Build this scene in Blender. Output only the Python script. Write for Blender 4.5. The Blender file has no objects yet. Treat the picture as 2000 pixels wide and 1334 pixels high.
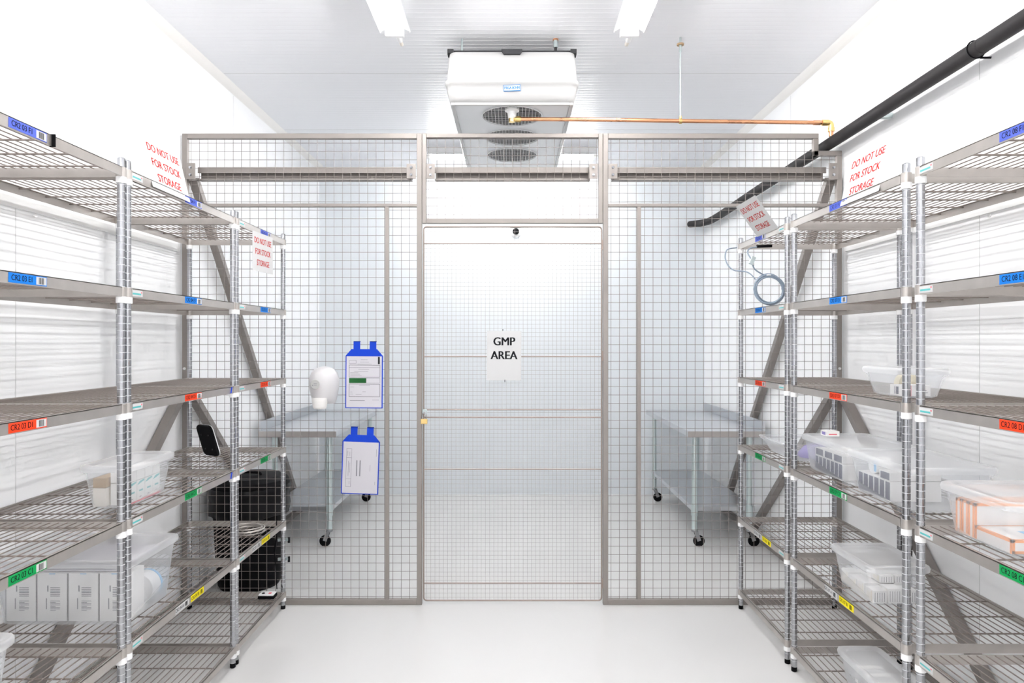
import bpy, bmesh, math, random
from mathutils import Vector, Matrix
random.seed(7)
C = bpy.context.scene.collection
sc = bpy.context.scene
PI = math.pi

# ------------------------------------------------------------------ camera, world, exposure
CAM_Z = 1.588
cam_d = bpy.data.cameras.new('camera')
cam_d.lens = 24.0; cam_d.sensor_width = 36.0; cam_d.sensor_fit = 'HORIZONTAL'
cam_d.clip_start = 0.05; cam_d.clip_end = 60
cam = bpy.data.objects.new('camera', cam_d); C.objects.link(cam)
cam.location = (0, 0, CAM_Z); cam.rotation_euler = (PI/2, 0, 0)
sc.camera = cam
w = bpy.data.worlds.new('world'); sc.world = w; w.use_nodes = True
w.node_tree.nodes['Background'].inputs[0].default_value = (0.02, 0.02, 0.02, 1)
w.node_tree.nodes['Background'].inputs[1].default_value = 0.0
sc.view_settings.view_transform = 'Standard'; sc.view_settings.look = 'None'
sc.view_settings.gamma = 1.0; sc.view_settings.use_curve_mapping = False
sc.view_settings.exposure = 1.24
TUBE = 54.0                      # brightness of the fluorescent battens
TUBE_BACK = 76.0
sc.cycles.max_bounces = 14; sc.cycles.diffuse_bounces = 10; sc.cycles.glossy_bounces = 5
sc.cycles.transmission_bounces = 8; sc.cycles.transparent_max_bounces = 32
sc.cycles.sample_clamp_indirect = 6.0
sc.cycles.blur_glossy = 1.0

# ------------------------------------------------------------------ materials
MATS = {}
def mat(name, col, rough=0.5, metal=0.0, spec=0.5, emit=0.0, bump=None, noise=None, coat=0.0):
    if name in MATS: return MATS[name]
    m = bpy.data.materials.new(name); m.use_nodes = True
    nt = m.node_tree; b = nt.nodes['Principled BSDF']
    b.inputs['Base Color'].default_value = (*col, 1)
    b.inputs['Roughness'].default_value = rough
    b.inputs['Metallic'].default_value = metal
    b.inputs['Specular IOR Level'].default_value = spec
    b.inputs['Coat Weight'].default_value = coat
    if emit:
        b.inputs['Emission Color'].default_value = (1, 0.99, 0.985, 1)
        b.inputs['Emission Strength'].default_value = emit
    if noise:                      # (scale, amount): mild mottling of colour and roughness
        tc = nt.nodes.new('ShaderNodeTexCoord'); n = nt.nodes.new('ShaderNodeTexNoise')
        n.inputs['Scale'].default_value = noise[0]; n.inputs['Detail'].default_value = 4
        nt.links.new(tc.outputs['Object'], n.inputs['Vector'])
        mp = nt.nodes.new('ShaderNodeMapRange')
        mp.inputs['To Min'].default_value = 1 - noise[1]; mp.inputs['To Max'].default_value = 1 + noise[1]
        nt.links.new(n.outputs['Fac'], mp.inputs['Value'])
        mx = nt.nodes.new('ShaderNodeVectorMath'); mx.operation = 'SCALE'
        mx.inputs[0].default_value = col
        nt.links.new(mp.outputs['Result'], mx.inputs['Scale'])
        nt.links.new(mx.outputs['Vector'], b.inputs['Base Color'])
        r2 = nt.nodes.new('ShaderNodeMapRange')
        r2.inputs['To Min'].default_value = max(0.03, rough - 0.08); r2.inputs['To Max'].default_value = rough + 0.08
        nt.links.new(n.outputs['Fac'], r2.inputs['Value']); nt.links.new(r2.outputs['Result'], b.inputs['Roughness'])
    if bump:                       # (axis, period in m, strength): fine panel ribbing
        tc = nt.nodes.new('ShaderNodeTexCoord'); wv = nt.nodes.new('ShaderNodeTexWave')
        wv.bands_direction = bump[0]; wv.wave_profile = 'SIN'
        wv.inputs['Scale'].default_value = 2*PI/20/bump[1]; wv.inputs['Distortion'].default_value = 0.0
        nt.links.new(tc.outputs['Object'], wv.inputs['Vector'])
        pw = nt.nodes.new('ShaderNodeMath'); pw.operation = 'POWER'; pw.inputs[1].default_value = 8
        nt.links.new(wv.outputs['Fac'], pw.inputs[0])
        bp = nt.nodes.new('ShaderNodeBump'); bp.inputs['Strength'].default_value = bump[2]; bp.inputs['Distance'].default_value = 0.004
        bp.invert = True
        nt.links.new(pw.outputs[0], bp.inputs['Height']); nt.links.new(bp.outputs['Normal'], b.inputs['Normal'])
    MATS[name] = m
    return m

def clear_plastic(name, col, opacity, rough=0.35):
    m = bpy.data.materials.new(name); m.use_nodes = True
    nt = m.node_tree; nt.nodes.remove(nt.nodes['Principled BSDF'])
    out = nt.nodes['Material Output']
    d = nt.nodes.new('ShaderNodeBsdfDiffuse'); d.inputs[0].default_value = (*col, 1)
    t = nt.nodes.new('ShaderNodeBsdfTranslucent'); t.inputs[0].default_value = (*col, 1)
    g = nt.nodes.new('ShaderNodeBsdfGlossy'); g.inputs[0].default_value = (1, 1, 1, 1); g.inputs['Roughness'].default_value = rough
    tr = nt.nodes.new('ShaderNodeBsdfTransparent'); tr.inputs[0].default_value = (0.98, 0.985, 0.99, 1)
    a = nt.nodes.new('ShaderNodeMixShader'); a.inputs[0].default_value = 0.5
    nt.links.new(d.outputs[0], a.inputs[1]); nt.links.new(t.outputs[0], a.inputs[2])
    lw = nt.nodes.new('ShaderNodeLayerWeight'); lw.inputs[0].default_value = 0.25
    op = nt.nodes.new('ShaderNodeMapRange')
    op.inputs['To Min'].default_value = opacity; op.inputs['To Max'].default_value = min(1, opacity + 0.30)
    nt.links.new(lw.outputs['Facing'], op.inputs['Value'])
    b = nt.nodes.new('ShaderNodeMixShader'); nt.links.new(op.outputs[0], b.inputs[0])
    nt.links.new(tr.outputs[0], b.inputs[1]); nt.links.new(a.outputs[0], b.inputs[2])
    c = nt.nodes.new('ShaderNodeMixShader'); c.inputs[0].default_value = 0.05
    nt.links.new(b.outputs[0], c.inputs[1]); nt.links.new(g.outputs[0], c.inputs[2])
    nt.links.new(c.outputs[0], out.inputs[0])
    MATS[name] = m
    return m

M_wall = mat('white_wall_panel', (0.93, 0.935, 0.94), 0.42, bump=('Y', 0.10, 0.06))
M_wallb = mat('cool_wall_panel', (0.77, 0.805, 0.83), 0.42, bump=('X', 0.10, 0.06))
M_ceil = mat('ceiling_panel', (0.845, 0.85, 0.875), 0.38, bump=('Y', 0.05, 0.25))
M_floor = mat('epoxy_floor', (0.635, 0.63, 0.62), 0.22, noise=(1.4, 0.012))
M_cove = mat('cream_cove', (0.84, 0.82, 0.79), 0.5)
M_rail = mat('white_rail', (0.84, 0.84, 0.83), 0.4)
M_steel = mat('brushed_steel', (0.27, 0.244, 0.228), 0.45, 0.35, noise=(9, 0.10))
M_band = mat('shelf_steel', (0.46, 0.43, 0.405), 0.36, 0.75, noise=(14, 0.16))
M_wire = mat('wire_steel', (0.26, 0.222, 0.20), 0.42, 0.6)
M_meshw = mat('mesh_wire', (0.22, 0.192, 0.178), 0.5, 0.2)
M_meshd = mat('fine_mesh_wire', (0.38, 0.36, 0.345), 0.5, 0.2)
M_rod = mat('rusty_rod', (0.32, 0.26, 0.23), 0.45, 0.6)
M_chrome = mat('chrome_post', (0.40, 0.405, 0.425), 0.17, 1.0)
M_groove = mat('post_groove', (0.62, 0.63, 0.65), 0.35, 0.6)
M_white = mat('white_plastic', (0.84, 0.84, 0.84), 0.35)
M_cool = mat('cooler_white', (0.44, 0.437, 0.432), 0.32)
M_disp = mat('dispenser_white', (0.60, 0.59, 0.60), 0.3)
M_win = mat('dispenser_window', (0.46, 0.46, 0.45), 0.35)
M_pan = mat('cooler_pan', (0.74, 0.75, 0.76), 0.4)
M_black = mat('black_plastic', (0.004, 0.004, 0.005), 0.55, spec=0.07)
M_dark = mat('dark_grey', (0.035, 0.035, 0.038), 0.6, spec=0.2)
M_foam = mat('pipe_foam', (0.026, 0.024, 0.025), 0.6, spec=0.2)
M_bag = mat('black_bag', (0.004, 0.004, 0.005), 0.34, spec=0.16)
M_copper = mat('copper', (0.72, 0.36, 0.20), 0.28, 0.95, noise=(11, 0.22))
M_brass = mat('brass', (0.74, 0.54, 0.22), 0.28, 0.95)
M_zinc = mat('galvanised', (0.60, 0.68, 0.68), 0.30, 0.8)
M_bench = mat('bench_steel', (0.60, 0.615, 0.64), 0.28, 0.85)
M_benche = mat('bench_edge', (0.50, 0.47, 0.45), 0.4, 0.7)
M_paper = mat('white_paper', (0.56, 0.56, 0.56), 0.8, spec=0.1)
M_paperl = mat('printed_paper', (0.56, 0.545, 0.58), 0.8, spec=0.1)
M_red = mat('red_ink', (0.42, 0.022, 0.018), 0.8, spec=0.05)
M_ink = mat('black_ink', (0.012, 0.012, 0.014), 0.8, spec=0.05)
M_grey = mat('grey_ink', (0.20, 0.20, 0.22), 0.8, spec=0.05)
M_inkg = mat('green_ink', (0.02, 0.095, 0.03), 0.8, spec=0.05)
M_blue = mat('blue_vinyl', (0.006, 0.042, 0.44), 0.5, spec=0.15)
M_stick = mat('sticker_blue', (0.015, 0.16, 0.46), 0.6, spec=0.1)
M_orange = mat('orange_print', (0.85, 0.30, 0.08), 0.5)
M_teal = mat('teal_print', (0.08, 0.42, 0.42), 0.5)
M_pink = mat('pink_print', (0.72, 0.12, 0.16), 0.5)
M_navy = mat('navy_print', (0.035, 0.045, 0.095), 0.6, spec=0.1)
M_lblue = mat('light_blue_print', (0.18, 0.48, 0.80), 0.5)
M_carton = mat('white_carton', (0.80, 0.785, 0.765), 0.6)
M_cream = mat('cream_carton', (0.78, 0.73, 0.66), 0.6)
M_brown = mat('brown_card', (0.42, 0.29, 0.17), 0.7)
M_purple = mat('purple_cloth', (0.26, 0.22, 0.48), 0.7)
M_tape = mat('clear_tape_roll', (0.74, 0.66, 0.46), 0.4)
M_cable = mat('grey_cable', (0.20, 0.25, 0.31), 0.45)
M_clear = clear_plastic('clear_tub', (0.92, 0.93, 0.95), 0.08)
M_lid = clear_plastic('frosted_lid', (0.95, 0.955, 0.96), 0.26)
M_tube = mat('lit_diffuser', (0.9, 0.9, 0.9), 0.4, emit=TUBE)
M_tubeb = mat('lit_diffuser_far', (0.9, 0.9, 0.9), 0.4, emit=TUBE_BACK)
LAB = {'F': mat('label_violet', (0.085, 0.125, 0.52), 0.6, spec=0.1), 'E': mat('label_blue', (0.010, 0.16, 0.55), 0.6, spec=0.1),
       'D': mat('label_red', (0.70, 0.05, 0.014), 0.6, spec=0.1), 'C': mat('label_green', (0.005, 0.25, 0.065), 0.6, spec=0.1),
       'B': mat('label_yellow', (0.80, 0.66, 0.012), 0.6, spec=0.1), 'A': M_paper}

# ------------------------------------------------------------------ mesh builder
class MB:
    def __init__(s): s.v = []; s.f = []; s.m = []; s.s = []; s.mats = []
    def mi(s, m):
        if m not in s.mats: s.mats.append(m)
        return s.mats.index(m)
    def add(s, vs, fs, m, smooth=False):
        o = len(s.v); s.v += [tuple(p) for p in vs]; i = s.mi(m)
        for f in fs: s.f.append([k+o for k in f]); s.m.append(i); s.s.append(smooth)
        return s
    def box(s, a, b, m):
        x0, y0, z0 = a; x1, y1, z1 = b
        if x0 > x1: x0, x1 = x1, x0
        if y0 > y1: y0, y1 = y1, y0
        if z0 > z1: z0, z1 = z1, z0
        vs = [(x0,y0,z0),(x1,y0,z0),(x1,y1,z0),(x0,y1,z0),(x0,y0,z1),(x1,y0,z1),(x1,y1,z1),(x0,y1,z1)]
        return s.add(vs, [(0,3,2,1),(4,5,6,7),(0,1,5,4),(1,2,6,5),(2,3,7,6),(3,0,4,7)], m)
    def cyl(s, p, q, r, m, n=12, r2=None, smooth=True, caps=True):
        p = Vector(p); q = Vector(q); d = (q-p).normalized()
        a = d.orthogonal().normalized(); b = d.cross(a); r2 = r if r2 is None else r2
        A = [p + (a*math.cos(2*PI*k/n) + b*math.sin(2*PI*k/n))*r for k in range(n)]
        B = [q + (a*math.cos(2*PI*k/n) + b*math.sin(2*PI*k/n))*r2 for k in range(n)]
        s.add(A+B, [(k, (k+1) % n, n+(k+1) % n, n+k) for k in range(n)], m, smooth)
        if caps: s.add(A, [tuple(range(n))[::-1]], m); s.add(B, [tuple(range(n))], m)
        return s
    def bar(s, p, q, w, h, m, up=(0, 0, 1)):           # rectangular bar along p-q
        p = Vector(p); q = Vector(q); d = (q-p).normalized()
        x = d.cross(Vector(up)).normalized(); y = x.cross(d).normalized()
        c = [(-w/2, -h/2), (w/2, -h/2), (w/2, h/2), (-w/2, h/2)]
        vs = [p + x*i + y*j for i, j in c] + [q + x*i + y*j for i, j in c]
        return s.add(vs, [(0,1,2,3),(4,7,6,5),(0,4,5,1),(1,5,6,2),(2,6,7,3),(3,7,4,0)], m)
    def tube(s, pts, r, m, n=10, closed=False):
        pts = [Vector(p) for p in pts]; N = len(pts); rings = []
        t0 = (pts[1]-pts[0]).normalized(); a = t0.orthogonal().normalized()
        for i, p in enumerate(pts):
            if closed: t = (pts[(i+1) % N]-pts[i-1]).normalized()
            else: t = (pts[min(i+1, N-1)]-pts[max(i-1, 0)]).normalized()
            a = (a - t*a.dot(t)).normalized(); b = t.cross(a)
            rr = r[i] if isinstance(r, (list, tuple)) else r
            rings.append([p + (a*math.cos(2*PI*k/n)+b*math.sin(2*PI*k/n))*rr for k in range(n)])
        vs = [p for g in rings for p in g]; fs = []
        for i in range(N if closed else N-1):
            j = (i+1) % N
            for k in range(n): fs.append((i*n+k, i*n+(k+1) % n, j*n+(k+1) % n, j*n+k))
        s.add(vs, fs, m, True)
        if not closed: s.add(rings[0], [tuple(range(n))[::-1]], m); s.add(rings[-1], [tuple(range(n))], m)
        return s
    def lathe(s, prof, m, n=24, o=(0, 0, 0), axis='Z', mfun=None):
        vs = []
        for r, z in prof:
            for k in range(n):
                c, d = r*math.cos(2*PI*k/n), r*math.sin(2*PI*k/n)
                p = (c, d, z) if axis == 'Z' else ((z, c, d) if axis == 'X' else (d, z, c))
                vs.append((o[0]+p[0], o[1]+p[1], o[2]+p[2]))
        for i in range(len(prof)-1):
            fs = [(k, (k+1) % n, n+(k+1) % n, n+k) for k in range(n)]
            s.add(vs[i*n:(i+2)*n], fs, mfun(i) if mfun else m, True)
        for e, rev in ((0, True), (len(prof)-1, False)):
            if prof[e][0] > 1e-5:
                f = tuple(range(n)); s.add(vs[e*n:(e+1)*n], [f[::-1] if rev else f], m)
        return s
    def loft(s, rings, m, smooth=True, cap0=True, cap1=True):
        n = len(rings[0]); vs = [p for g in rings for p in g]; fs = []
        for i in range(len(rings)-1):
            for k in range(n): fs.append((i*n+k, i*n+(k+1) % n, (i+1)*n+(k+1) % n, (i+1)*n+k))
        s.add(vs, fs, m, smooth)
        if cap0: s.add(rings[0], [tuple(range(n))[::-1]], m)
        if cap1: s.add(rings[-1], [tuple(range(n))], m)
        return s
    def flat(s, vs2, fs, org, u, v, off, m):             # 2-D outline placed in a plane
        org = Vector(org); u = Vector(u); v = Vector(v); n = u.cross(v).normalized()
        return s.add([org + u*a + v*b + n*off for a, b in vs2], fs, m)
    def rect(s, u0, v0, u1, v1, org, u, v, off, m):
        return s.flat([(u0, v0), (u1, v0), (u1, v1), (u0, v1)], [(0, 1, 2, 3)], org, u, v, off, m)
    def slab(s, u0, v0, u1, v1, org, u, v, d0, d1, m):   # thin board in a plane
        org = Vector(org); u = Vector(u); v = Vector(v); n = u.cross(v).normalized()
        c = [(u0, v0), (u1, v0), (u1, v1), (u0, v1)]
        vs = [org+u*a+v*b+n*d0 for a, b in c] + [org+u*a+v*b+n*d1 for a, b in c]
        return s.add(vs, [(0,3,2,1),(4,5,6,7),(0,1,5,4),(1,2,6,5),(2,3,7,6),(3,0,4,7)], m)
    def text(s, t, size, org, u, v, off, m, align='CENTER', bold=0.0, cu=0.0, cv=0.0, sx=1.0):
        vs, fs = text2d(t, size, align)                     # weight: the outline repeated a hair apart
        for k, d in enumerate((0, -1, 1) if bold else (0,)):
            s.flat([(a*sx+cu+d*bold*size, b+cv) for a, b in vs], fs, org, u, v, off+.00006*k, m)
        return s
    def mesh(s, name):
        me = bpy.data.meshes.new(name); me.from_pydata(s.v, [], s.f)
        for m in s.mats: me.materials.append(m)
        me.polygons.foreach_set('material_index', s.m); me.polygons.foreach_set('use_smooth', s.s)
        me.update(); return me
    def build(s, name, parent=None, bevel=0.0):
        o = bpy.data.objects.new(name, s.mesh(name)); C.objects.link(o)
        if parent is not None: attach(o, parent)
        if bevel:
            b = o.modifiers.new('soft_edges', 'BEVEL'); b.width = bevel; b.segments = 2; b.limit_method = 'ANGLE'
        return o

def attach(o, parent):
    """world-built meshes stay where they are under an Empty anywhere"""
    o.parent = parent
    M = Matrix.Identity(4); p = parent; L = []
    while p is not None: L.append(p); p = p.parent
    for q in reversed(L): M = M @ q.matrix_parent_inverse @ q.matrix_basis
    o.matrix_parent_inverse = M.inverted()

TXT = {}
def text2d(t, size, align):
    k = (t, align)
    if k not in TXT:
        cu = bpy.data.curves.new('t', 'FONT'); cu.body = t; cu.size = 1.0
        cu.align_x = align; cu.align_y = 'CENTER'; cu.resolution_u = 3
        o = bpy.data.objects.new('t', cu); C.objects.link(o)
        dg = bpy.context.evaluated_depsgraph_get(); e = o.evaluated_get(dg); me = e.to_mesh()
        TXT[k] = ([(p.co.x, p.co.y) for p in me.vertices], [tuple(f.vertices) for f in me.polygons])
        e.to_mesh_clear(); bpy.data.objects.remove(o); bpy.data.curves.remove(cu)
    vs, fs = TXT[k]
    return [(a*size, b*size) for a, b in vs], fs

def tag(o, label=None, cat=None, group=None, kind=None):
    if label: o['label'] = label
    if cat: o['category'] = cat
    if group: o['group'] = group
    if kind: o['kind'] = kind
    return o
def thing(name, loc, label, cat, group=None):
    o = bpy.data.objects.new(name, None); C.objects.link(o); o.location = loc; o.empty_display_size = 0.1
    return tag(o, label, cat, group)
def rrect(x0, y0, x1, y1, z, r, n=5):
    out = []
    for cx, cy, a in ((x1-r, y0+r, -PI/2), (x1-r, y1-r, 0), (x0+r, y1-r, PI/2), (x0+r, y0+r, PI)):
        for k in range(n+1):
            t = a + PI/2*k/n; out.append((cx + r*math.cos(t), cy + r*math.sin(t), z))
    return out
def smooth_path(pts, n=8):
    P = [Vector(p) for p in pts]; P = [P[0]] + P + [P[-1]]; out = []
    for i in range(1, len(P)-2):
        for k in range(n):
            t = k/n; a, b, c, d = P[i-1], P[i], P[i+1], P[i+2]
            out.append(0.5*((2*b) + (c-a)*t + (2*a-5*b+4*c-d)*t*t + (3*b-a-3*c+d)*t**3))
    out.append(P[-2]); return out

# ------------------------------------------------------------------ the room
XW, YB, YF, ZC = 2.0, 7.09, -3.2, 3.403
def struct(name, mb, bevel=0): return tag(mb.build(name, None, bevel), kind='structure')
struct('floor', MB().box((-XW-.1, YF-.1, -.1), (XW+.1, YB+.1, 0), M_floor))
struct('ceiling', MB().box((-XW-.1, YF-.1, ZC), (XW+.1, YB+.1, ZC+.1), M_ceil))
struct('wall_left', MB().box((-XW-.1, YF-.1, 0), (-XW, YB+.1, ZC), M_wall))
struct('wall_right', MB().box((XW, YF-.1, 0), (XW+.1, YB+.1, ZC), M_wall))
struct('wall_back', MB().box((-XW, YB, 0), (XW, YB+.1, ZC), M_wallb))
struct('wall_front', MB().box((-XW, YF-.1, 0), (XW, YF, ZC), M_wall))
for i, s in ((1, -1), (2, 1)):                     # ceiling coves
    c = .045; pr = [(XW*s, ZC-c), (XW*s - s*c*.35, ZC-c*.72), (XW*s - s*c*.72, ZC-c*.35), (XW*s - s*c, ZC), (XW*s, ZC)]
    struct('trim_%d' % i, MB().loft([[(x, YF, z) for x, z in pr], [(x, YB, z) for x, z in pr]], M_cove, False))
for i, s in ((3, -1), (4, 1)):                     # wall bumper rails with screw studs
    t = struct('trim_%d' % i, MB().box((s*XW, -1.5, 2.125), (s*(XW-.012), 4.08, 2.168), M_rail))
    mb = MB()
    for y in (1.5, 2.30, 2.84, 3.45): mb.cyl((s*(XW-.012), y, 2.112), (s*(XW-.02), y, 2.112), .008, M_rail, 10)
    o = mb.build('trim_studs', t)
jm = mat('panel_joint', (0.66, 0.66, 0.66), 0.6)
mb = MB()
for y in (1.75, 2.92, 4.9, 6.0): mb.box((XW-.0012, y-.0015, 0), (XW, y+.0015, ZC-.05), jm)
struct('trim_5', mb)
mb = MB()
for y in (1.55, 2.75, 4.9, 6.0): mb.box((-XW, y-.0015, 0), (-XW+.0012, y+.0015, ZC-.05), jm)
struct('trim_6', mb)
mb = MB()
for y in (0.9, 2.2, 3.42, 4.62, 5.85): mb.box((-XW+.05, y-.0015, ZC-.0012), (XW-.05, y+.0015, ZC), jm)
struct('trim_7', mb)

# ------------------------------------------------------------------ fluorescent battens and an added fill pair
def batten(c, L, along, label, lit, gland):
    x, y, z = c                                    # z: underside of diffuser
    t = thing('batten_light', (x, y, z), label, 'ceiling light', 'fluorescent battens')
    def W(a, b, h): return (x+b, y+a, h) if along == 'Y' else (x+a, y+b, h)
    prof = [(-.030, z+.060), (-.080, z+.040), (-.083, z+.030), (-.085, z+.041), (-.034, z+.066), (-.034, ZC), (.034, ZC), (.034, z+.066), (.085, z+.041), (.083, z+.030), (.080, z+.040), (.030, z+.060)]
    MB().loft([[W(-L/2, b, h) for b, h in prof], [W(L/2, b, h) for b, h in prof]], M_white, False).build('reflector', t)
    MB().cyl(W(-L/2+.03, 0, z+.018), W(L/2-.03, 0, z+.018), .015, lit, 12).build('tube', t)
    for e in (-1, 1):
        mb = MB(); mb.box(W(e*(L/2-.03), -.052, z+.002), W(e*L/2, .052, z+.062), M_white); mb.build('lamp_holder', t, .004)
    if gland:
        a = L/2
        mb = MB(); mb.cyl(W(a+.004, .012, z+.03), W(a+.09, .012, z+.03), .017, M_white, 12)
        mb.cyl(W(a+.09, .012, z+.03), W(a+.15, .012, z+.03), .011, M_cream, 12); mb.build('cable_gland', t)
    return t
ZL = CAM_Z + 1.70
batten((-.655, 3.07, ZL), 1.52, 'Y', 'lit fluorescent batten on the ceiling, to the left of the white cooler', M_tube, True)
batten((.655, 3.07, ZL), 1.52, 'Y', 'lit fluorescent batten on the ceiling, to the right of the white cooler', M_tube, True)
batten((-.655, .35, ZL), 1.52, 'Y', 'lit fluorescent batten overhead on the left, straight above the camera position', M_tube, False)
batten((.655, .35, ZL), 1.52, 'Y', 'lit fluorescent batten overhead on the right, straight above the camera position', M_tube, False)
batten((-.655, -1.9, ZL), 1.52, 'Y', 'added fill light shaped as a batten, overhead on the left, far behind the camera position', M_tube, False)  # unseen lamp added as fill to brighten the lower walls
batten((.655, -1.9, ZL), 1.52, 'Y', 'added fill light shaped as a batten, overhead on the right, far behind the camera position', M_tube, False)  # its unseen twin, added for the same fill
batten((0, 6.40, ZL), 1.58, 'X', 'lit fluorescent batten running crosswise behind the white cooler', M_tubeb, False)

# ------------------------------------------------------------------ ceiling cooler
def cooler():
    t = thing('air_cooler', (0, 4.7, 2.97), 'white three-fan evaporator cooler hanging under the ceiling above the mesh gate', 'cooler')
    yb = 5.46
    lv = [(1.712, .372, 4.04), (1.66, .3745, 4.0), (1.60, .376, 3.97), (1.515, .379, 3.937), (1.508, .386, 3.926), (1.490, .387, 3.925),
          (1.483, .378, 3.938), (1.45, .375, 3.942), (1.41, .366, 3.953), (1.392, .360, 3.968), (1.384, .356, 3.985)]
    rings = [rrect(-hx, yf, hx, yb + (3.95-yf)*.2, CAM_Z+hz, .045, 6) for hz, hx, yf in lv]
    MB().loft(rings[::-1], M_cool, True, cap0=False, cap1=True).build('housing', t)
    z = CAM_Z + 1.386; R = .178
    fans = (4.19, 4.63, 5.07)
    cells = [(3.97, 4.41), (4.41, 4.85), (4.85, yb-.03)]
    mb = MB()
    for fy, (ya, yc) in zip(fans, cells):
        angs = sorted(set([2*PI*k/48 for k in range(48)] + [math.atan2(sy, sx) % (2*PI) for sx in (.335, -.335) for sy in (ya-fy, yc-fy)]))
        inner = []; outer = []
        for a in angs:
            c, d = math.cos(a), math.sin(a)
            k = min((.335/abs(c)) if abs(c) > 1e-9 else 9, ((yc-fy)/d) if d > 1e-9 else 9, ((ya-fy)/d) if d < -1e-9 else 9)
            inner.append((R*c, fy+R*d, z)); outer.append((k*c, fy+k*d, z))
        n = len(angs)
        mb.add(inner+outer, [(k, n+k, n+(k+1) % n, (k+1) % n) for k in range(n)], M_pan)
    mb.build('drip_pan', t)
    rim = MB()                                    # rim around the pan
    for x in (-1, 1): rim.box((x*.335, 3.97, z-.012), (x*.356, yb-.03, z+.004), M_cool)
    rim.box((-.335, 3.968, z-.012), (.335, 3.985, z+.004), M_cool)
    rim.build('pan_rim', t, .003)
    for fy in fans:
        rec = MB()
        n = 40
        A = [(R*math.cos(2*PI*k/n), fy+R*math.sin(2*PI*k/n), z) for k in range(n)]
        B = [(p[0], p[1], z+.11) for p in A]
        rec.add(A+B, [(k, (k+1) % n, n+(k+1) % n, n+k) for k in range(n)], M_dark, True)
        rec.add(B, [tuple(range(n))], M_black)
        rec = rec.build('fan_duct', t)
        bl = MB(); bl.cyl((0, fy, z+.05), (0, fy, z+.09), .045, M_black, 20)
        for k in range(5):
            a = 2*PI*k/5
            q = []
            for r_, w_, tw in ((.04, .03, .02), (.10, .05, .016), (.155, .06, .010)):
                q.append([(r_*math.cos(a+s_*w_/r_*.5), fy+r_*math.sin(a+s_*w_/r_*.5), z+.07+s_*tw) for s_ in (-1, 1)])
            vs = [p for g in q for p in g] + [(p[0], p[1], p[2]+.003) for g in q for p in g]
            bl.add(vs, [(0,1,3,2),(2,3,5,4),(6,8,9,7),(8,10,11,9),(0,2,8,6),(2,4,10,8),(1,7,9,3),(3,9,11,5),(4,5,11,10)], M_dark, True)
        bl.build('fan_blades', t)
        g = MB()
        for k in range(-8, 9):
            d = k*.0205; h = math.sqrt(max(0, (R+.004)**2-d*d))
            g.cyl((d, fy-h, z-.006), (d, fy+h, z-.006), .0013, M_pan, 6, caps=False)
            g.cyl((-h, fy+d, z-.004), (h, fy+d, z-.004), .0013, M_pan, 6, caps=False)
        g.tube([((R+.006)*math.cos(2*PI*k/40), fy+(R+.006)*math.sin(2*PI*k/40), z-.005) for k in range(40)], .003, M_pan, 8, True)
        g.build('fan_guard', t)
    mb = MB()                                      # black latch in the notch of the front
    pr = [(-.062, CAM_Z+1.716), (-.048, CAM_Z+1.687), (.048, CAM_Z+1.687), (.062, CAM_Z+1.716)]
    mb.loft([[(x, 4.005, z_) for x, z_ in pr], [(x, 4.06, z_) for x, z_ in pr]], M_dark, False); mb.build('latch', t)
    mb = MB(); mb.box((-.385, 4.07, CAM_Z+1.712), (.385, 4.12, CAM_Z+1.735), M_dark)
    for x in (-.366, .366): mb.box((x-.018, 4.055, CAM_Z+1.714), (x+.018, 4.12, CAM_Z+1.738), M_dark)
    mb.build('mounting_rail', t)
    MB().box((-.385, 5.25, CAM_Z+1.712), (.385, 5.30, CAM_Z+1.735), M_dark).build('mounting_rail', t)
    for x, y in ((-.30, 4.095), (.30, 5.275), (-.30, 5.275)):
        MB().cyl((x, y, CAM_Z+1.73), (x, y, ZC), .006, M_zinc, 10).build('hanger_rod', t)
    mb = MB(); mb.cyl((.262, 4.10, CAM_Z+1.73), (.262, 4.10, ZC-.02), .009, M_dark, 12); mb.cyl((.262, 4.10, ZC-.05), (.262, 4.10, ZC-.008), .014, M_zinc, 6)
    mb.cyl((.262, 4.10, ZC-.008), (.262, 4.10, ZC), .017, M_copper, 16)
    mb.build('hanger_rod', t)
    # maker's sticker on the front
    org = (0.0, 3.9375, CAM_Z+1.4625); u = Vector((.9995, 0, .03)).normalized(); v = Vector((-.03, 0, 1)).normalized()
    mb = MB(); mb.slab(-.049, -.0175, .049, .0175, org, u, v, -.004, .0015, M_stick)
    mb.rect(-.046, -.0145, .046, .0145, org, u, v, .0018, M_paper)
    mb.text('FRIGA-BOHN', .024, org, u, v, .0021, M_stick, bold=.03, sx=.62)
    mb.build('sticker', t)
    MB().cyl((0, 3.93, CAM_Z+1.497), (0, 3.921, CAM_Z+1.497), .007, M_white, 12).build('screw', t)
    # drain spout
    mb = MB(); mb.lathe([(.043, z-.0), (.043, z-.010), (.028, z-.016), (.024, z-.05), (.020, z-.054), (.020, z-.056)], M_white, 20, (0, 4.075, 0)); mb.build('drain_spout', t)
cooler()

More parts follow.
